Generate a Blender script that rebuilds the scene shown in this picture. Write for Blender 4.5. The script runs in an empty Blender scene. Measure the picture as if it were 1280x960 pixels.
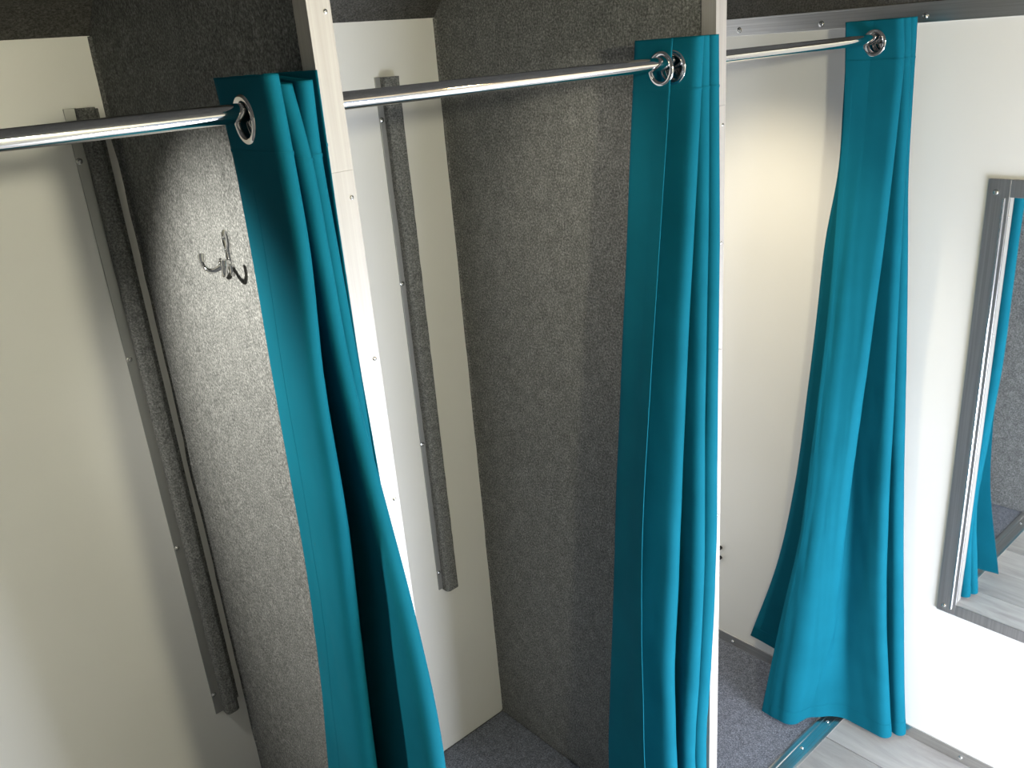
import bpy, bmesh, math, random
from mathutils import Vector, Matrix, noise
random.seed(7)
D = bpy.data; SC = bpy.context.scene; COL = SC.collection
H = 2.0                      # camera height above the floor; all z below are written relative to the camera

# ------------------------------------------------------------------ camera
cam = D.objects.new('camera', D.cameras.new('camera')); COL.objects.link(cam); SC.camera = cam
cam.data.sensor_width = 36.0; cam.data.lens = 30.4456; cam.data.clip_start = 0.02
rt = Vector((0.7395912871, -0.6687682531, -0.0758534876))
dn = Vector((-0.2970984112, -0.2232621732, -0.9283784444))
fw = Vector((0.6039348161, 0.7091565593, -0.3638127435))
m = Matrix((rt, -dn, -fw)).transposed().to_4x4(); m.translation = (0, 0, H)
cam.matrix_world = m

# ------------------------------------------------------------------ light and exposure
SC.view_settings.view_transform = 'Standard'; SC.view_settings.look = 'None'
SC.view_settings.gamma = 1; SC.view_settings.use_curve_mapping = False
SC.view_settings.exposure = 0.28
# warm globe lamps on the corridor ceiling (position, power); built as lamps further down
GLOBES = [((0.50, -0.22, .083), 42.0), ((1.78, -0.22, .083), 6.0)]; GLOBE_R = .040; GLOBE_COL = [(1.0, .945, .70), (1.0, .70, .36)]
# small spot lamps on the ceiling of each cubicle, aimed at its right-hand wall: position, target, power, cone
SPOTS = [((-.12, 1.42, .095), (.56, 1.27, -.62), 92.0, 68), ((.70, 1.23, .095), (1.36, 1.25, -.40), 9.0, 60), ((1.48, 1.25, .095), (2.12, 1.37, -.95), 27.0, 74)]
SPOT_COL = [(1.0, .98, .90), (1.0, .93, .78), (1.0, .87, .64)]
DOOR_X = (0.98, 2.02); DOOR_TOP = -0.35; FRONT_Y = -0.72
w = D.worlds.new('world'); SC.world = w; w.use_nodes = True
w.node_tree.nodes['Background'].inputs[0].default_value = (0.75, 0.87, 1.0, 1)
w.node_tree.nodes['Background'].inputs[1].default_value = 0.6
# daylight coming in low through the open entrance
dl = D.lights.new('daylight', 'AREA'); dl.shape = 'RECTANGLE'; dl.size = 1.0; dl.size_y = .72
dl.energy = 86.0; dl.color = (0.81, 0.87, 1.0)
dlo = D.objects.new('daylight', dl); COL.objects.link(dlo)
dlo.location = (1.50, FRONT_Y-.005, H-1.60); dlo.rotation_euler = (math.radians(90), 0, 0)
for (sp, st, pw, an), sc in zip(SPOTS, SPOT_COL):
    sl = D.lights.new('spot', 'SPOT'); sl.energy = pw; sl.color = sc; sl.spot_size = math.radians(an); sl.spot_blend = .9; sl.shadow_soft_size = .025
    so_ = D.objects.new('spot', sl); COL.objects.link(so_); so_.location = Vector(sp)+Vector((0, 0, H))
    so_.rotation_euler = (Vector(st)-Vector(sp)).to_track_quat('-Z', 'Y').to_euler()

# ------------------------------------------------------------------ materials
def mat(name, base, rough=.5, metal=0., spec=.5, sheen=0., build=None):
    M = D.materials.new(name); M.use_nodes = True
    nt = M.node_tree; b = nt.nodes['Principled BSDF']
    b.inputs['Base Color'].default_value = (*base, 1); b.inputs['Roughness'].default_value = rough
    b.inputs['Metallic'].default_value = metal; b.inputs['Specular IOR Level'].default_value = spec
    if sheen:
        b.inputs['Sheen Weight'].default_value = sheen; b.inputs['Sheen Roughness'].default_value = .5
    if build: build(nt, b)
    return M
def N(nt, t, **k):
    n = nt.nodes.new(t)
    for a, v in k.items():
        if a in n.inputs: n.inputs[a].default_value = v
        else: setattr(n, a, v)
    return n
def coords(nt, scale=(1, 1, 1)):
    c = N(nt, 'ShaderNodeTexCoord'); mp = N(nt, 'ShaderNodeMapping')
    mp.inputs['Scale'].default_value = scale; nt.links.new(c.outputs['Object'], mp.inputs[0]); return mp.outputs[0]
def ramp(nt, fac, stops):
    r = N(nt, 'ShaderNodeValToRGB'); e = r.color_ramp.elements
    while len(e) < len(stops): e.new(.5)
    for k, (p, c) in enumerate(stops): e[k].position = p; e[k].color = (*c, 1)
    nt.links.new(fac, r.inputs[0]); return r.outputs[0]
def bump(nt, b, h, strength, dist):
    n = N(nt, 'ShaderNodeBump', Strength=strength, Distance=dist)
    nt.links.new(h, n.inputs['Height']); nt.links.new(n.outputs[0], b.inputs['Normal'])
def felt(lo, mid, hi, scale):
    def f(nt, b):
        v = coords(nt)
        a = N(nt, 'ShaderNodeTexNoise', Scale=scale, Detail=5.0, Roughness=.75); nt.links.new(v, a.inputs['Vector'])
        c = N(nt, 'ShaderNodeTexNoise', Scale=scale*.16, Detail=3.0, Roughness=.6); nt.links.new(v, c.inputs['Vector'])
        mx = N(nt, 'ShaderNodeMix', data_type='FLOAT'); mx.inputs[0].default_value = .14
        nt.links.new(a.outputs[0], mx.inputs[2]); nt.links.new(c.outputs[0], mx.inputs[3])
        nt.links.new(ramp(nt, mx.outputs[0], [(.34, lo), (.5, mid), (.66, hi)]), b.inputs['Base Color'])
        bump(nt, b, a.outputs[0], .7, .004)
    return f
def brushed(axis, lo=(.56, .55, .53), hi=(.72, .71, .69)):
    def f(nt, b):
        s = [260, 260, 260]; s[axis] = 3
        a = N(nt, 'ShaderNodeTexNoise', Scale=1.0, Detail=3.0); nt.links.new(coords(nt, s), a.inputs['Vector'])
        nt.links.new(ramp(nt, a.outputs[0], [(.3, lo), (.7, hi)]), b.inputs['Base Color'])
        bump(nt, b, a.outputs[0], .08, .001)
    return f
def fabric(nt, b):
    v = coords(nt)
    a = N(nt, 'ShaderNodeTexNoise', Scale=9.0, Detail=3.0); nt.links.new(v, a.inputs['Vector'])
    nt.links.new(ramp(nt, a.outputs[0], [(.3, (.0035, .094, .136)), (.7, (.0045, .108, .156))]), b.inputs['Base Color'])
    t = N(nt, 'ShaderNodeTexNoise', Scale=900.0, Detail=1.0); nt.links.new(v, t.inputs['Vector'])
    bump(nt, b, t.outputs[0], .12, .0006)
def plank_wood(nt, b):
    oi = N(nt, 'ShaderNodeObjectInfo')
    v = coords(nt, (13, 2.2, 1))
    a = N(nt, 'ShaderNodeTexNoise', Scale=1.6, Detail=6.0, Roughness=.65, Distortion=.8)
    a.noise_dimensions = '4D'; nt.links.new(v, a.inputs['Vector']); 
    ml = N(nt, 'ShaderNodeMath', operation='MULTIPLY'); ml.inputs[1].default_value = 37.0
    nt.links.new(oi.outputs['Random'], ml.inputs[0]); nt.links.new(ml.outputs[0], a.inputs['W'])
    c = ramp(nt, a.outputs[0], [(.25, (.25, .24, .235)), (.5, (.38, .37, .36)), (.75, (.50, .49, .475))])
    hs = N(nt, 'ShaderNodeHueSaturation'); nt.links.new(c, hs.inputs['Color'])
    mr = N(nt, 'ShaderNodeMapRange'); mr.inputs['To Min'].default_value = .72; mr.inputs['To Max'].default_value = 1.15
    nt.links.new(oi.outputs['Random'], mr.inputs['Value']); nt.links.new(mr.outputs[0], hs.inputs['Value'])
    nt.links.new(hs.outputs[0], b.inputs['Base Color']); bump(nt, b, a.outputs[0], .15, .001)
def panel_white(nt, b):
    a = N(nt, 'ShaderNodeTexNoise', Scale=2.2, Detail=2.0); nt.links.new(coords(nt), a.inputs['Vector'])
    nt.links.new(ramp(nt, a.outputs[0], [(.3, (.70, .69, .655)), (.7, (.74, .73, .695))]), b.inputs['Base Color'])
    f = N(nt, 'ShaderNodeTexNoise', Scale=600.0); nt.links.new(coords(nt), f.inputs['Vector']); bump(nt, b, f.outputs[0], .04, .0005)

M_FELT = mat('grey_wall_carpet', (.15, .15, .14), .95, spec=.1, build=felt((.058, .060, .058), (.163, .165, .158), (.37, .37, .355), 230))
M_CEIL = mat('dark_ceiling_carpet', (.05, .05, .045), .95, spec=.1, build=felt((.030, .029, .027), (.075, .073, .067), (.14, .137, .125), 230))
M_FLOORCARPET = mat('charcoal_floor_carpet', (.06, .06, .07), .95, spec=.1, build=felt((.048, .052, .064), (.165, .178, .215), (.37, .40, .47), 300))
M_BATTEN = mat('batten_carpet', (.1, .1, .09), .95, spec=.1, build=felt((.055, .056, .054), (.16, .162, .154), (.34, .34, .325), 260))
M_WHITE = mat('white_wall_panel', (.72, .71, .68), .33, spec=.4, build=panel_white)
M_ALU_Z = mat('brushed_aluminium_upright', (.5, .5, .5), .5, .30, build=brushed(2, (.33, .31, .285), (.39, .37, .345)))
M_FRAME = mat('mirror_frame_aluminium', (.5, .5, .5), .36, 1., build=brushed(2, (.44, .43, .43), (.58, .57, .57)))
M_ALU_Y = mat('brushed_aluminium_strip', (.7, .7, .7), .34, 1., build=brushed(1))
M_ALU_X = mat('brushed_aluminium_threshold', (.7, .7, .7), .30, 1., build=brushed(0))
M_ALU_DULL = mat('dull_aluminium', (.36, .36, .34), .5, .75)
M_CHROME = mat('chrome', (.80, .79, .78), .07, 1.)
M_STEEL = mat('screw_steel', (.62, .62, .60), .22, 1.)
M_DARK = mat('dark_bolt', (.04, .04, .045), .4, .6)
M_TEAL = mat('teal_curtain_fabric', (.006, .125, .175), .8, spec=.04, build=fabric)
M_WOOD = mat('grey_vinyl_plank', (.4, .38, .36), .38, spec=.4, build=plank_wood)
M_SUB = mat('subfloor', (.06, .055, .05), .8)
M_MIRROR = mat('mirror_glass', (.86, .88, .88), .015, 1.)
M_PLAIN = mat('painted_wall', (.70, .69, .66), .6)
M_LAMPBODY = mat('lamp_body', (.75, .75, .73), .4)

# ------------------------------------------------------------------ mesh helpers
class MB:
    def __init__(s): s.v = []; s.f = []
    def add(s, v, f):
        o = len(s.v); s.v += [tuple(p) for p in v]; s.f += [tuple(i+o for i in q) for q in f]; return s
    def box(s, x0, x1, y0, y1, z0, z1, bev=0.):
        b = bmesh.new(); bmesh.ops.create_cube(b, size=1)
        for v in b.verts:
            v.co = Vector(((x0+x1)/2+v.co.x*(x1-x0), (y0+y1)/2+v.co.y*(y1-y0), (z0+z1)/2+v.co.z*(z1-z0)))
        if bev: bmesh.ops.bevel(b, geom=b.edges[:], offset=bev, segments=2, affect='EDGES', profile=.5)
        b.verts.index_update(); s.add([v.co[:] for v in b.verts], [[v.index for v in f.verts] for f in b.faces]); b.free(); return s
    def extrude(s, prof, axis, a, b):
        """closed 2-D profile swept along an axis; prof uses the two other axes in x,y,z order"""
        def P(q, t): q = list(q); q.insert(axis, t); return q
        n = len(prof); V = [P(q, a) for q in prof]+[P(q, b) for q in prof]
        F = [(i, (i+1) % n, n+(i+1) % n, n+i) for i in range(n)]+[tuple(range(n))[::-1], tuple(range(n, 2*n))]
        return s.add(V, F)
    def tube(s, pts, rad, seg=16, cap=True):
        pts = [Vector(p) for p in pts]; n = len(pts); rr = rad if isinstance(rad, (list, tuple)) else [rad]*n
        T = [(pts[min(i+1, n-1)]-pts[max(i-1, 0)]).normalized() for i in range(n)]
        u = T[0].orthogonal().normalized(); V = []; F = []
        for i in range(n):
            u = (u-T[i]*u.dot(T[i])).normalized(); w_ = T[i].cross(u)
            V += [pts[i]+(u*math.cos(2*math.pi*k/seg)+w_*math.sin(2*math.pi*k/seg))*rr[i] for k in range(seg)]
        for i in range(n-1):
            F += [(i*seg+k, i*seg+(k+1) % seg, (i+1)*seg+(k+1) % seg, (i+1)*seg+k) for k in range(seg)]
        if cap: F += [tuple(range(seg))[::-1], tuple(range((n-1)*seg, n*seg))]
        return s.add(V, F)
    def lathe(s, prof, c, ax, seg=28, closed=False):
        """prof: (radius, height along ax)"""
        ax = Vector(ax).normalized(); u = ax.orthogonal().normalized(); w_ = ax.cross(u); c = Vector(c); n = len(prof)
        V = [c+ax*h+(u*math.cos(2*math.pi*k/seg)+w_*math.sin(2*math.pi*k/seg))*r for r, h in prof for k in range(seg)]
        F = [(i % n*seg+k, i % n*seg+(k+1) % seg, (i+1) % n*seg+(k+1) % seg, (i+1) % n*seg+k) for i in range(n if closed else n-1) for k in range(seg)]
        return s.add(V, F)
    def build(s, name, material, parent=None, origin=None, smooth=False):
        """vertices are camera-relative world coordinates; z gets +H"""
        o = Vector(origin) if origin is not None else (Vector(parent['org']) if parent and 'org' in parent else Vector((0, 0, -H)))
        me = D.meshes.new(name); me.from_pydata([Vector(p)-o for p in s.v], [], s.f)
        b = bmesh.new(); b.from_mesh(me); bmesh.ops.recalc_face_normals(b, faces=b.faces[:]); b.to_mesh(me); b.free()
        me.materials.append(material)
        if smooth:
            for p in me.polygons: p.use_smooth = True
            if smooth != True: me.set_sharp_from_angle(angle=math.radians(smooth))
        ob = D.objects.new(name, me); COL.objects.link(ob)
        if parent: ob.parent = parent; ob.location = o-Vector(parent['org'])
        else: ob.location = o+Vector((0, 0, H))
        ob['org'] = tuple(o)
        return ob
def struct(o): o['kind'] = 'structure'; return o
def tag(o, label, cat, group=None):
    o['label'] = label; o['category'] = cat
    if group: o['group'] = group
    return o
def thing(name, org, label, cat, group=None):
    o = D.objects.new(name, None); COL.objects.link(o); o.empty_display_size = .05
    o.location = Vector(org)+Vector((0, 0, H)); o['org'] = tuple(org)
    return tag(o, label, cat, group)
SCREW = {}
def screw(parent, p, ax, r=.0048, name='screw', material=None):
    """dome-head screw; mesh shared between equal directions and sizes"""
    key = (tuple(ax), r, name)
    if key not in SCREW:
        q = MB().lathe([(r*1.25, -.0005), (r*1.25, .0006), (r, .0010), (r*.8, r*.55), (r*.45, r*.72), (r*.36, r*.45), (.0002, r*.45)], (0, 0, 0), ax, 14)
        t = q.build(name, material or M_STEEL, None, (0, 0, 0), smooth=30); SCREW[key] = t.data; D.objects.remove(t)
    o = D.objects.new(name, SCREW[key]); COL.objects.link(o); o.parent = parent
    o.location = Vector(p)-Vector(parent['org']); return o
def smooth01(t): t = max(0, min(1, t)); return t*t*(3-2*t)

TS=[0, 0.045, 0.1, 0.18, 0.28, 0.4, 0.52, 0.66, 0.82, 1.0]
FOLDS_1=[
  ([(0.478,1.0719),(0.4763,1.0554),(0.4743,1.0485),(0.4715,1.0482),(0.4685,1.0477),(0.4653,1.0579),(0.4628,1.0914),(0.457,1.1299),(0.449,1.1723),(0.44,1.22)],(-1.985, -0.01)),
  ([(0.482,0.9252),(0.4796,0.9159),(0.4768,0.9087),(0.4732,0.9198),(0.4692,0.9146),(0.4651,0.9295),(0.4615,0.942),(0.4582,0.9677),(0.4543,0.997),(0.45,1.03)],(-1.985, -0.01)),
  ([(0.5,1.065),(0.5002,1.0675),(0.5005,1.0705),(0.5009,1.0749),(0.5014,1.0804),(0.502,1.087),(0.5026,1.0936),(0.5033,1.1013),(0.5041,1.1101),(0.505,1.12)],(-1.985, -0.01)),
  ([(0.508,0.9445),(0.5087,0.9267),(0.5096,0.9212),(0.511,0.9141),(0.5125,0.8816),(0.5141,0.84),(0.515,0.8308),(0.515,0.8218),(0.515,0.8115),(0.515,0.8)],(-1.985, -0.022)),
  ([(0.516,1.06),(0.5166,1.0614),(0.5174,1.063),(0.5185,1.0654),(0.5199,1.0684),(0.5216,1.072),(0.5233,1.0756),(0.5252,1.0798),(0.5275,1.0846),(0.53,1.09)],(-1.985, -0.01)),
  ([(0.527,0.9307),(0.5292,0.9389),(0.5321,0.9385),(0.5361,0.9383),(0.5401,0.9403),(0.5418,0.9269),(0.5434,0.9135),(0.5453,0.8979),(0.5475,0.8801),(0.55,0.86)],(-1.985, -0.02)),
  ([(0.537,1.05),(0.5374,1.0505),(0.5378,1.051),(0.5384,1.0518),(0.5392,1.0528),(0.5402,1.054),(0.5412,1.0552),(0.5423,1.0566),(0.5436,1.0582),(0.545,1.06)],(-1.985, -0.01)),
  ([(0.548,0.9466),(0.549,0.9498),(0.5503,0.9537),(0.552,0.9554),(0.5539,0.9509),(0.5542,0.9457),(0.5543,0.9405),(0.5545,0.9345),(0.5547,0.9277),(0.555,0.92)],(-1.985, -0.01)),
]
FOLDS_2=[
  ([(1.244,0.9754),(1.2375,0.9782),(1.2296,0.9827),(1.2185,0.9894),(1.2045,0.9977),(1.1895,1.0058),(1.1758,1.0116),(1.1619,1.0075),(1.1464,0.9896),(1.13,0.925)],(-1.985, -0.01)),
  ([(1.262,1.0704),(1.2581,1.0745),(1.2532,1.0798),(1.2461,1.0874),(1.2372,1.0969),(1.2284,1.1089),(1.2208,1.1211),(1.2121,1.1355),(1.202,1.1518),(1.19,1.14)],(-1.985, -0.01)),
  ([(1.288,0.946),(1.286,0.9495),(1.2833,0.9544),(1.2794,0.9622),(1.2752,0.9718),(1.2706,0.9792),(1.2664,0.9881),(1.262,0.9996),(1.2565,0.991),(1.25,0.965)],(-1.985, -0.01)),
  ([(1.3,1.055),(1.2993,1.0566),(1.2985,1.0585),(1.2973,1.0613),(1.2958,1.0648),(1.294,1.069),(1.2922,1.0732),(1.2901,1.0781),(1.2877,1.0837),(1.285,1.09)],(-1.985, -0.01)),
  ([(1.318,0.9565),(1.3168,0.9554),(1.3152,0.9539),(1.313,0.9523),(1.3105,0.9525),(1.3078,0.9521),(1.3053,0.9523),(1.3029,0.9611),(1.3001,0.9712),(1.3,0.93)],(-1.985, -0.01)),
  ([(1.33,1.055),(1.3298,1.0557),(1.3295,1.0565),(1.3291,1.0577),(1.3286,1.0592),(1.328,1.061),(1.3274,1.0628),(1.3267,1.0649),(1.3259,1.0673),(1.325,1.07)],(-1.985, -0.01)),
  ([(1.341,0.9532),(1.3408,0.9516),(1.3405,0.9494),(1.3402,0.9467),(1.3398,0.9461),(1.3393,0.9454),(1.3389,0.9453),(1.3385,0.9548),(1.338,0.9677),(1.338,0.94)],(-1.985, -0.01)),
  ([(1.346,1.05),(1.346,1.0505),(1.3459,1.051),(1.3458,1.0518),(1.3457,1.0528),(1.3456,1.054),(1.3455,1.0552),(1.3453,1.0566),(1.3452,1.0582),(1.345,1.06)],(-1.985, -0.01)),
]
FOLDS_3=[
  ([(1.9849,1.0676),(1.9801,1.0599),(1.9743,1.0521),(1.9663,1.05),(1.9568,1.0484),(1.9461,1.053),(1.9364,1.064),(1.9259,1.0791),(1.9154,1.1223),(1.903,1.166)],(-1.985, -0.01)),
  ([(1.992,1.004),(1.9868,1.0038),(1.9807,1.0041),(1.9722,1.0053),(1.962,1.0082),(1.9507,1.0137),(1.9403,1.0215),(1.9294,1.0334),(1.9184,1.0507),(1.908,1.075)],(-1.985, -0.01)),
  ([(2.0,0.9412),(1.9988,0.9327),(1.9975,0.9338),(1.9957,0.9373),(1.9936,0.9447),(1.9914,0.9577),(1.9892,0.9707),(1.9867,0.9855),(1.9843,1.0016),(1.975,1.045)],(-1.985, -0.01)),
  ([(2.018,1.045),(2.0219,1.0449),(2.0264,1.0444),(2.032,1.0431),(2.0377,1.0403),(2.0426,1.0354),(2.0453,1.0288),(2.0458,1.0189),(2.0429,1.0047),(2.035,0.985)],(-1.985, -0.01)),
  ([(2.035,0.9418),(2.0366,0.9362),(2.0385,0.9306),(2.0411,0.9265),(2.0443,0.9212),(2.0475,0.9135),(2.0508,0.9059),(2.0544,0.8944),(2.0581,0.8725),(2.066,0.835)],(-1.985, -0.01)),
  ([(2.046,1.045),(2.0489,1.0424),(2.0522,1.0388),(2.0569,1.0328),(2.0622,1.0241),(2.0678,1.0118),(2.0728,0.9975),(2.0776,0.9782),(2.0818,0.9528),(2.085,0.92)],(-1.985, -0.01)),
  ([(2.06,0.9391),(2.0624,0.9373),(2.0652,0.9356),(2.0692,0.9308),(2.0738,0.9167),(2.0787,0.9018),(2.0836,0.8869),(2.0891,0.8681),(2.0945,0.8413),(2.104,0.808)],(-1.985, -0.01)),
  ([(2.075,1.11),(2.075,1.11),(2.0758,1.1102),(2.0786,1.1138),(2.0819,1.1406),(2.0856,1.1564),(2.089,1.1743),(2.0926,1.1973),(2.0964,1.2454),(2.0998,1.3393)],(-1.9, -0.01)),
]
# ------------------------------------------------------------------ the setting
XL, XR, YB, CEIL = -1.30, 2.122, 1.772, 0.135
P0 = (-0.236, -0.208)
P1 = (0.562, 0.590); P2 = (1.358, 1.385)          # the two partitions between the cubicles
PF = 0.969                                         # front edge of the partitions
floor = struct(MB().box(XL-.05, XR+.05, FRONT_Y-.05, YB+.05, -H-.06, -H-.006).build('floor', M_SUB))
floor['org'] = (0, 0, -H)
# vinyl planks of the corridor run across it, from the front wall to the threshold
PW = .172; x = 1.952
starts = []
k = 0
while x+PW*k < XR: k += 1
for c in range(-19, k):
    x0 = x+PW*c; x1 = min(x0+PW, XR-.001)
    if x1 < XL: continue
    y = -1.5+random.random()*.9
    while y < .985:
        y1 = y+.92; a = max(y, FRONT_Y+.002); b = min(y1, .985)
        if b-a > .02:
            MB().box(max(x0, XL)+.0013, x1-.0013, a+.0013, b-.0013, -H-.006, -H+random.uniform(-.0006, .0002), .0007).build('plank', M_WOOD, floor, ((x0+x1)/2, (a+b)/2, -H-.006))
        y = y1
for a, b in ((XL, P0[0]), (P0[1], P1[0]), (P1[1], P2[0]), (P2[1], XR)):
    q = MB(); n = 26; V = []; F = []
    q.box(a+.001, b-.001, 1.022, YB-.001, -H-.006, -H+.002, .0015)
    q.build('carpet', M_FLOORCARPET, floor, ((a+b)/2, 1.4, -H))
ceiling = struct(MB().box(XL-.05, XR+.05, FRONT_Y-.05, YB+.05, CEIL, CEIL+.04).build('ceiling', M_CEIL))
q = MB(); q.extrude([(YB+.001, .072), (YB-.024, .098), (YB-.055, .122), (YB-.085, CEIL+.001), (YB+.001, CEIL+.001)], 0, XL, XR)
q.build('cove', M_CEIL, ceiling, smooth=40)
wall_back = struct(MB().box(XL-.05, XR+.05, YB+.006, YB+.05, -H-.01, CEIL+.02).build('wall_back', M_FELT))
def rounded_panel(x0, x1, z0, z1, r):
    prof = []
    for cx, cz, a0 in ((x1-r, z0+r, -90), (x1-r, z1-.001, 0), (x0+r, z1-.001, 90), (x0+r, z0+r, 180)):
        rr = r if cz < -1 else .001
        cx2 = cx if cz < -1 else (x1-.001 if a0 == 0 else x0+.001)
        for j in range(5):
            t = math.radians(a0+90*j/4); prof.append((cx2+rr*math.cos(t), cz+rr*math.sin(t)))
    V = [(px, YB, pz) for px, pz in prof]+[(px, YB+.006, pz) for px, pz in prof]; n = len(prof)
    return MB().add(V, [tuple(range(n))]+[(i, (i+1) % n, n+(i+1) % n, n+i) for i in range(n)])
for a, b in ((P0[1], P1[0]+.009), (P1[1]+.007, P2[0]+.001), (P2[1], XR)):
    rounded_panel(a, b, -H+.004, .074, .014).build('white_panel', M_WHITE, wall_back, ((a+b)/2, YB, -1))
wall_right = struct(MB().box(XR, XR+.05, FRONT_Y-.05, YB+.05, -H-.01, CEIL+.02).build('wall_right', M_WHITE))
MB().box(XR-.004, XR+.001, FRONT_Y, YB-.03, .016, CEIL).build('carpet_band', M_CEIL, wall_right)
wall_left = struct(MB().box(XL-.05, XL, FRONT_Y-.05, YB+.05, -H-.01, CEIL+.02).build('wall_left', M_FELT))
wf = MB().box(XL-.05, DOOR_X[0], FRONT_Y-.05, FRONT_Y, -H-.01, CEIL+.02).box(DOOR_X[1], XR+.05, FRONT_Y-.05, FRONT_Y, -H-.01, CEIL+.02).box(DOOR_X[0], DOOR_X[1], FRONT_Y-.05, FRONT_Y, DOOR_TOP, CEIL+.02)
wall_front = struct(wf.build('wall_front', M_PLAIN))

def partition(name, x0, x1, seed, skew=0.):
    w_ = struct(MB().extrude([(x0+.001, PF+.002), (x1-.001, PF+.002), (x1-.001+skew, YB+.006), (x0+.001+skew, YB+.006)], 2, -H-.002, CEIL+.02).build(name, M_FELT, origin=((x0+x1)/2, PF, -H)))
    # carpet lining laps a little onto the white back panel, cut by hand so its edge wanders
    rnd = random.Random(seed); zs = [.072-.045*i for i in range(47)]; V = []; F = []
    for i, z in enumerate(zs):
        z = max(z, -H+.004)
        wdt = ((.004 if skew else .003) if z > -.150 else .0015) + rnd.uniform(-.0009, .0009) + (.003 if seed % 2 and -.9 < z < -.78 else 0)
        xf = x0+skew
        V += [(xf-wdt, YB-.003, z), (xf-wdt, YB+.001, z), (xf+.002, YB-.006-2*wdt, z)]
    for i in range(len(zs)-1):
        a = i*3; F += [(a, a+1, a+4, a+3), (a, a+3, a+5, a+2)]
    MB().add(V, F).build('carpet_lap', M_FELT, w_)
    # aluminium edge cap, two lengths butted just below the rail
    for z0, z1 in ((-.131, CEIL), (-H+.001, -.1313)):
        prof = [(x0-.002, PF+.031), (x0-.002, PF), (x1+.002, PF), (x1+.002, PF+.031), (x1, PF+.031), (x1, PF+.002), (x0, PF+.002), (x0, PF+.031)]
        q = MB(); n = len(prof); V = [(a, b, z0) for a, b in prof]+[(a, b, z1) for a, b in prof]
        F = [(i, (i+1) % n, n+(i+1) % n, n+i) for i in range(n)]
        for g in ((0, 1, 6, 7), (1, 2, 5, 6), (2, 3, 4, 5)): F += [g, tuple(i+n for i in g)]
        c = q.add(V, F).build('edge_cap', M_ALU_Z, w_, ((x0+x1)/2, PF, z0))
        for z in ((.053,) if z0 > -1 else (-.165, -.383, -.60, -.98, -1.40, -1.82)):
            screw(c, (x1-.006, PF-.0002, z), (0, -1, 0), .0022)
    return w_
wall_p0 = partition('wall_near_partition', *P0, 5)
wall_p1 = partition('wall_left_partition', *P1, 3, .008)
wall_p2 = partition('wall_right_partition', *P2, 4)
for z in (-1.628, -1.667):
    b_ = MB().lathe([(.0002, 0), (.0065, 0), (.0065, .016), (.005, .019), (.0002, .020)], (XR, 1.478, z), (-1, 0, 0), 14)
    b_.build('bolt', M_DARK, wall_right, (XR, 1.478, z), smooth=40)

# aluminium strip along the top of the end wall, and the one along its foot
t1 = struct(MB().box(XR-.0035, XR+.001, FRONT_Y, YB-.001, -.0245, .0172, .0008).box(XR-.0055, XR, FRONT_Y, YB-.001, .0150, .0185, .0006).build('trim_1', M_ALU_Y, origin=(XR, .5, 0)))
for y in (1.44, 1.203, .948, .69, .43, .17): screw(t1, (XR-.0035, y, -.0105), (-1, 0, 0), .0062)
bs = struct(MB().box(XR-.004, XR+.001, FRONT_Y, YB-.001, -H+.001, -1.9605, .0008).build('baseboard_right', M_ALU_Y, origin=(XR, .5, -H)))
for y in (1.42, 1.04, .658, .28): screw(bs, (XR-.004, y, -1.9825), (-1, 0, 0), .0055)
# threshold strip between vinyl and carpet
prof = [(.976, -H), (.976, -H+.002), (.982, -H+.0045), (.990, -H+.005), (.992, -H+.0035), (1.014, -H+.0035), (1.016, -H+.005), (1.026, -H+.0055), (1.032, -H+.003), (1.032, -H)]
for k, (a, b) in enumerate(((P0[1]+.002, P1[0]-.002), (P1[1]+.002, P2[0]-.002), (P2[1]+.002, XR-.004))):
    t2 = struct(MB().extrude(prof, 0, a, b).build('trim_%d' % (k+2), M_ALU_X, origin=((a+b)/2, 1, -H)))
    for xs in ([2.008, 1.862, 1.716, 1.57] if k == 2 else [a+.1, (a+b)/2, b-.1]): screw(t2, (xs, 1.003, -H+.0035), (0, 0, 1), .005)

# ------------------------------------------------------------------ lamps, all outside the picture
for k, (gp, pw) in enumerate(GLOBES):
    lx, ly, lz = gp
    t = thing('ceiling_lamp', (lx, ly, CEIL), ('round globe lamp on the corridor ceiling before the nearest cubicle', 'round globe lamp on the corridor ceiling beside the mirror')[k], 'lamp')
    MB().lathe([(.0002, 0), (.034, 0), (.034, -.009), (.028, -.013), (.0002, -.013)], (lx, ly, CEIL), (0, 0, 1), 24).build('base', M_LAMPBODY, t, smooth=35)
    ML = D.materials.new('lamp_globe'); ML.use_nodes = True
    b_ = ML.node_tree.nodes['Principled BSDF']; b_.inputs['Emission Color'].default_value = (*GLOBE_COL[k], 1)
    b_.inputs['Emission Strength'].default_value = pw/(math.pi*4*math.pi*GLOBE_R**2)
    MB().lathe([(max(.0002, GLOBE_R*math.sin(math.pi*j/16)), -GLOBE_R*math.cos(math.pi*j/16)) for j in range(17)], (lx, ly, lz), (0, 0, 1), 28).build('globe', ML, t, smooth=True)
for k, (sp, st, pw, an) in enumerate(SPOTS):
    t = thing('spot_lamp', (sp[0], sp[1], CEIL), 'small spot lamp on the ceiling of the %s cubicle' % ('nearest', 'middle', 'far')[k], 'lamp')
    d = (Vector(st)-Vector(sp)).normalized(); c = Vector(sp)
    MB().lathe([(.0002, 0), (.026, 0), (.026, -.007), (.0002, -.007)], (sp[0], sp[1], CEIL), (0, 0, 1), 24).build('base', M_LAMPBODY, t, smooth=35)
    MB().lathe([(.0002, -.040), (.020, -.040), (.024, -.034), (.028, -.002), (.026, -.002), (.022, -.030), (.0002, -.030)], c, d, 24).build('head', M_LAMPBODY, t, smooth=35)

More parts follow.
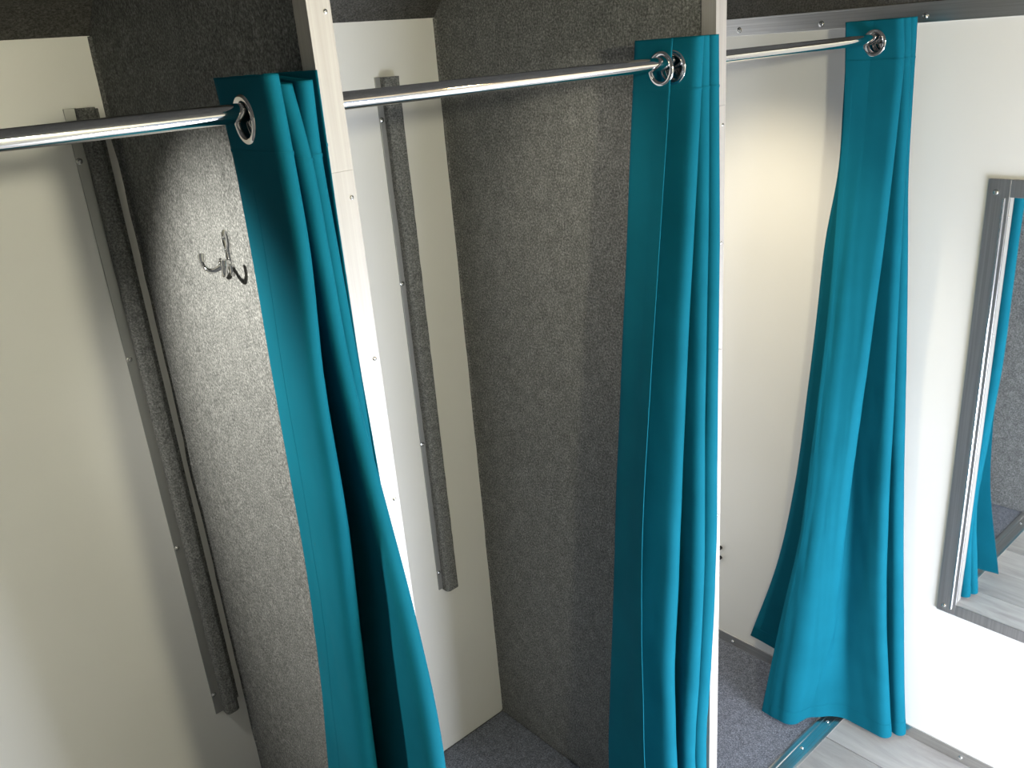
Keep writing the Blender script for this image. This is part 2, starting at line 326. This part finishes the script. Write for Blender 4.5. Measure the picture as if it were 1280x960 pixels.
# ------------------------------------------------------------------ rails
RY, RZ, RR = 1.000, -.050, .0112
RAILS = [(P0[1]+.002, P1[0]-.002, 'chrome curtain rail crossing the nearest cubicle at the left edge', .45),
         (P1[1]+.002, P2[0]-.002, 'chrome curtain rail across the middle cubicle', 1.0),
         (P2[1]+.002, XR, 'chrome curtain rail across the far cubicle, fixed to the white wall', 1.8)]
for a, b, lab, cx in RAILS:
    t = thing('curtain_rail', (cx, RY, RZ), lab, 'rail', None)
    MB().tube([(a, RY, RZ), (b, RY, RZ)], RR, 40).build('pipe', M_CHROME, t, smooth=40)

# ------------------------------------------------------------------ curtains
def fold_section(P, rad, seg):
    """polyline whose corners become soft rolls of the cloth; same sample count whatever the points"""
    P = [Vector((a, b, 0)) for a, b in P]; n = len(P); arcs = {}
    for i in range(1, n-1):
        e0 = P[i-1]-P[i]; e1 = P[i+1]-P[i]; l0, l1 = e0.length, e1.length
        u = -(e0/l0+e1/l1)
        cosang = max(-1, min(1, e0.dot(e1)/(l0*l1))); half = (math.pi-math.acos(cosang))/2
        u = u.normalized() if u.length > 1e-5 else Vector((-e1.y, e1.x, 0)).normalized()
        v = Vector((-u.y, u.x, 0))
        if e1.dot(v) < e0.dot(v): v = -v
        r = min(.30*min(l0, l1)/max(.3, math.sin(half)), rad/max(.10, math.sin(half)**2))
        c = P[i]-u*r
        arcs[i] = [c+u*(r*math.cos(t))+v*(r*math.sin(t)) for t in [half*(k/4-1) for k in range(9)]]
    out = []; par = []
    for i in range(n-1):
        a = arcs[i][-1] if i in arcs else P[i]; b = arcs[i+1][0] if i+1 in arcs else P[i+1]
        for k in range(seg): out.append(a.lerp(b, k/seg)); par.append(i+.12+.76*k/seg)
        out.append(b); par.append(i+.88)
        if i+1 in arcs:
            for k in range(1, 8): out.append(arcs[i+1][k]); par.append(i+.88+.03*k)
    # relax along the cloth so that rolls and panels run into each other
    for _ in range(3):
        out = [out[0]]+[(out[k-1]+out[k]*2+out[k+1])/4 for k in range(1, len(out)-1)]+[out[-1]]
    return out, par
def interp_tab(tab, t):
    for i in range(len(TS)-1):
        if t <= TS[i+1]:
            f = (t-TS[i])/(TS[i+1]-TS[i]); j0 = max(i-1, 0); j1 = min(i+2, len(TS)-1)
            r = []
            for c in (0, 1):
                p0, p1, p2, p3 = tab[j0][c], tab[i][c], tab[i+1][c], tab[j1][c]
                h0, h1, h2 = TS[i]-TS[j0] or 1, TS[i+1]-TS[i], TS[j1]-TS[i+1] or 1
                m1 = ((p1-p0)/h0+(p2-p1)/h1)/2*h1 if i else (p2-p1); m2 = ((p2-p1)/h1+(p3-p2)/h2)/2*h1 if j1 > i+1 else (p2-p1)
                r.append((2*f**3-3*f*f+1)*p1+(f**3-2*f*f+f)*m1+(-2*f**3+3*f*f)*p2+(f**3-f*f)*m2)
            return r
    return tab[-1]
TT = [0, .0015]+[.002*i for i in range(1, 27)]+[.052+.0125*i for i in range(1, 76)]; TT = [t for t in TT if t < .993]+[.994, 1.0]
def make_curtain(org, folds, label, seed, rad=.012, seg=20, wr=1.0):
    root = thing('curtain', org, label, 'curtain', 'teal eyelet curtains of the cubicles')
    grid = []; par = None
    for t in TT:
        P = []; Z = []
        for tab, (zb, z0) in folds:
            P.append(interp_tab(tab, t)); Z.append(z0+(zb-z0)*t)
        S, par = fold_section(P, rad*(1+.9*t), seg); row = []
        for k, p in enumerate(S):
            i = min(int(par[k]), len(Z)-1); j = min(i+1, len(Z)-1); f = smooth01(par[k]-i)
            z = Z[i]+(Z[j]-Z[i])*f
            row.append(Vector((p.x, p.y, z)))
        grid.append(row)
    ns = len(par); nt = len(TT)
    # soft wrinkles: displace along the horizontal normal, more lower down
    nor = []
    for i, row in enumerate(grid):
        nr = []
        for k in range(ns):
            d = row[min(k+1, ns-1)]-row[max(k-1, 0)]; d.z = 0
            nn = Vector((-d.y, d.x, 0)).normalized() if d.length > 1e-6 else Vector((1, 0, 0)); nr.append(nn)
        nor.append(nr)
    g2 = []
    for i, row in enumerate(grid):
        t = TT[i]; amp = wr*(.0006+.0034*smooth01((t-.03)/.5)); r2 = []
        for k in range(ns):
            p = row[k]; s = par[k]
            w1 = noise.noise(Vector((s*1.7+seed*9.1, p.z*1.6, seed)))*amp*1.6
            w2 = noise.noise(Vector((s*3.2+seed*3.3, p.z*5.5+s*1.4, seed+5)))*amp*.55
            cr = noise.noise(Vector((s*2.0+p.z*1.2, p.z*13+s*3, seed+11))); w3 = -max(0, .16-abs(cr))*amp*1.0*max(0, noise.noise(Vector((s*1.3, p.z*2.3, seed+17))))*4
            r2.append(p+nor[i][k]*(w1+w2+w3))
        g2.append(r2)
    # eyelet positions: where each panel crosses the rail
    eyes = []
    ti = min(range(nt), key=lambda i: abs(grid[i][0].z-(RZ-.008)))
    row = g2[ti]
    for a, b in zip(range(ns-1), range(1, ns)):
        if (row[a].y-RY)*(row[b].y-RY) <= 0 and row[a].y != row[b].y:
            f = (RY-row[a].y)/(row[b].y-row[a].y); c = row[a].lerp(row[b], f)
            d = row[min(b+6, ns-1)]-row[max(a-6, 0)]; nx = Vector((-d.y, d.x, 0)).normalized()
            if nx.x > 0: nx = -nx
            eyes.append((par[a], c, nx))
    def hole(p, pan):
        for q, c, nx in eyes:
            if abs(pan-q) < .5:
                if (p.y-c.y)**2+(p.z-(RZ-.008))**2 < .0238**2: return True
        return False
    F = []
    for i in range(nt-1):
        for k in range(ns-1):
            if TT[i] < .06:
                c = (g2[i][k]+g2[i+1][k+1])/2
                if hole(c, (par[k]+par[k+1])/2): continue
            F.append((i*ns+k, i*ns+k+1, (i+1)*ns+k+1, (i+1)*ns+k))
    q = MB().add([p for r in g2 for p in r], F)
    cl = q.build('fabric', M_TEAL, root, smooth=True)
    so = cl.modifiers.new('thickness', 'SOLIDIFY'); so.thickness = .0012; so.offset = 0
    # doubled bands: side hem, bottom hem and header
    def band(name, r0, r1, c0, c1, off):
        rr = range(r0, r1+1); cc = range(c0, c1+1); V = []; F = []; m_ = len(cc)
        for s in (1, -1):
            for a, i in enumerate(rr):
                for b, k in enumerate(cc):
                    edge = a in (0, len(rr)-1) or b in (0, m_-1)
                    V.append(g2[i][k]+nor[i][k]*s*(off*(.75 if edge else 1)))
        n1 = len(rr)*m_
        for a in range(len(rr)-1):
            for b in range(m_-1):
                o = a*m_+b; F += [(o, o+1, o+m_+1, o+m_), (n1+o, n1+o+m_, n1+o+m_+1, n1+o+1)]
        for a in range(len(rr)-1):
            for b in (0, m_-1): o = a*m_+b; F.append((o, o+m_, n1+o+m_, n1+o))
        for b in range(m_-1):
            for a in (0, len(rr)-1): o = a*m_+b; F.append((o, o+1, n1+o+1, n1+o))
        return MB().add(V, F).build(name, M_TEAL, root, smooth=50)
    hi = next(i for i in range(nt) if TT[i] > .055)
    ci = int(seg*.36)
    band('side_hem', hi, nt-1, 0, ci, .0011)
    bi = next(i for i in range(nt) if TT[i] > .985)-1
    band('bottom_hem', bi, nt-1, ci, ns-1, .0016)
    hs = next(i for i in range(nt) if TT[i] > .040)
    band('header_seam', hs, hs+1, 0, ns-1, .0017)
    for pan, c, nx in eyes:
        prof = []
        R0, R1 = .0205, .0292
        for j in range(17):
            a = math.pi*2*j/16; prof.append(((R0+R1)/2+(R1-R0)/2*math.cos(a), .0032*math.sin(a)))
        prof += []
        MB().lathe(prof[:-1], (c.x, RY, RZ-.008), nx, 36, closed=True).build('eyelet', M_CHROME, root, smooth=True)
    return root
c1 = make_curtain((.51, 1.0, RZ), FOLDS_1, 'teal curtain bunched before the first grey partition, nearest, beside the coat hook', 2, rad=.0095)
c2 = make_curtain((1.29, 1.0, RZ), FOLDS_2, 'narrow teal curtain in the middle with a stitched front hem, bunched against second aluminium post', 5, rad=.0115, wr=.8)
c3 = make_curtain((2.03, 1.0, RZ), FOLDS_3, 'teal curtain hanging full length to the floor against the white end wall', 9, rad=.011, wr=.55)

# ------------------------------------------------------------------ carpeted battens on the back wall
def batten(xl, wf_, x0, x1, prot, ztop, zbot, label, wr_):
    t = thing('wall_batten', ((x0+x1)/2, YB, zbot), label, 'batten', 'carpeted battens on the back wall')
    q = MB().box(xl, x0+.004, YB-.0035, YB, zbot+.004, ztop+.001, .0008)
    pl = q.build('mounting_plate', M_ALU_DULL, t)
    if wr_: MB().box(x1-.002, x1+wr_, YB-.006, YB, zbot+.02, ztop-.003, .001).build('side_flange', M_BATTEN, t)
    r = .010; prof = [(x0, YB-.001)]
    for cx, a0 in ((x0+r, 180), (x1-r, 270)):
        for j in range(7):
            a = math.radians(a0+15*j); prof.append((cx+r*math.cos(a), YB-prot+r+r*math.sin(a)))
    prof.append((x1, YB-.001))
    # carpet wrapped over the bar: rows with a slightly furry edge
    n = len(prof); rows = 60; V = []; F = []; cx = (x0+x1)/2
    for i in range(rows+1):
        z = ztop+(zbot-ztop)*i/rows
        for a, b in prof:
            d = noise.noise(Vector((a*90, b*90, z*70)))*.0014
            nx_, ny_ = a-cx, b-YB; L = math.hypot(nx_, ny_) or 1
            V.append((a+nx_/L*d, min(b+ny_/L*d, YB-.0005), z))
    for i in range(rows):
        for k in range(n-1): o = i*n+k; F.append((o, o+1, o+n+1, o+n))
    F += [tuple(range(n)), tuple(range(rows*n, rows*n+n))]
    MB().add(V, F).build('carpeted_bar', M_BATTEN, t, smooth=50)
    for z in (-.14, -.532, -.975, -1.380): screw(pl, (xl+.0055, YB-.0035, z), (0, -1, 0), .0048)
    return t
batten(.494, .02, .513, .546, .024, -.048, -1.440, 'carpet-covered vertical batten on the white back wall of the nearest cubicle', .008)
batten(1.170, .015, 1.184, 1.226, .026, -.047, -1.441, 'carpet-covered vertical batten on the white back wall of the middle cubicle', 0)

# ------------------------------------------------------------------ coat hook on the first partition
hx = P1[0]+.001+.008*(1.336-PF)/(YB-PF)
hk = thing('coat_hook', (hx, 1.336, -.300), 'chrome double coat hook screwed to the grey carpeted partition', 'hook')
outline = [(0, -.010), (.0070, 0), (.0085, .012), (.0070, .026), (.0085, .036), (.0125, .046), (.0120, .056), (.0080, .064), (0, .067)]
pts = outline+[(-a, b) for a, b in outline[-2:0:-1]]; n = len(pts); yc, zc = 1.336, -.304
def hp(a, b, d): return (hx-d, yc-.03*(b-.0)-a, zc+b)
V = [hp(a, b, -.001) for a, b in pts]+[hp(a, b, .003) for a, b in pts]+[hp(a*.72, .03+(b-.03)*.93, .005) for a, b in pts]
F = [(i, (i+1) % n, n+(i+1) % n, n+i) for i in range(n)]+[(n+i, n+(i+1) % n, 2*n+(i+1) % n, 2*n+i) for i in range(n)]+[tuple(range(2*n, 3*n))]
MB().add(V, F).build('backplate', M_CHROME, hk, smooth=45)
for b in (.034, .054): screw(hk, hp(0, b, .0048), (-1, 0, 0), .0040)
MB().lathe([(.0002, .022), (.004, .021), (.0065, .016), (.0065, .008), (.0075, .002), (.0075, 0)], hp(0, .014, 0), (-1, 0, 0), 18).build('boss', M_CHROME, hk, smooth=50)
def bez(p, n=18):
    out = []
    for j in range(n+1):
        t = j/n; out.append(sum((Vector(q)*c for q, c in zip(p, ((1-t)**3, 3*t*(1-t)**2, 3*t*t*(1-t), t**3))), Vector()))
    return out
for s in (1, -1):
    y0 = yc-.03*.014
    c_ = bez([(hx-.010, y0, zc+.014), (hx-.026, y0+s*.018, zc-.006), (hx-.034, y0+s*.044, zc-.004), (hx-.028, y0+s*.043, zc+.028)])
    MB().tube(c_, [.0052-.0010*abs(math.sin(math.pi*j/18)) + (.0008 if j > 15 else 0) for j in range(19)], 12).build('prong', M_CHROME, hk, smooth=50)

# ------------------------------------------------------------------ mirror on the end wall
MY1, MY0, MZ1, MZ0 = .770, .250, -.362, -1.527
mr_ = thing('wall_mirror', (XR, (MY0+MY1)/2, MZ0), 'tall mirror in an aluminium angle frame on the white wall', 'mirror')
fr = MB()
W1, W2 = .026, .052
def leg(y0, y1, z0, z1): fr.box(XR-.006, XR, y0, y1, z0, z1, .0012)
leg(MY1-.048, MY1, MZ0, MZ1); leg(MY0, MY0+.048, MZ0, MZ1); leg(MY0+.0482, MY1-.0482, MZ0, MZ0+.034); leg(MY0+.0482, MY1-.0482, MZ1-.040, MZ1)
f_ = fr.build('frame', M_FRAME, mr_)
for y in (MY1-.036, MY0+.036):
    # raised bead along the inner side of each upright
    sgn = 1 if y > .5 else -1
    ya, yb = sorted((y-sgn*.004, y+sgn*.003))
    MB().box(XR-.0072, XR-.005, ya, yb, MZ0+.016, MZ1-.041, .0008).build('lip', M_FRAME, f_)
    MB().tube([(XR-.0072, y-sgn*.001, MZ1-.042), (XR-.0072, y-sgn*.001, MZ0+.018)], .0024, 14).build('bead', M_CHROME, f_, smooth=40)
    for z in (MZ1-.042+.012, MZ0+.020): screw(f_, (XR-.006, y+sgn*.018, z), (-1, 0, 0), .0055)
MB().box(XR-.0045, XR-.0005, MY0+.040, MY1-.040, MZ0+.030, MZ1-.035).build('glass', M_MIRROR, mr_)
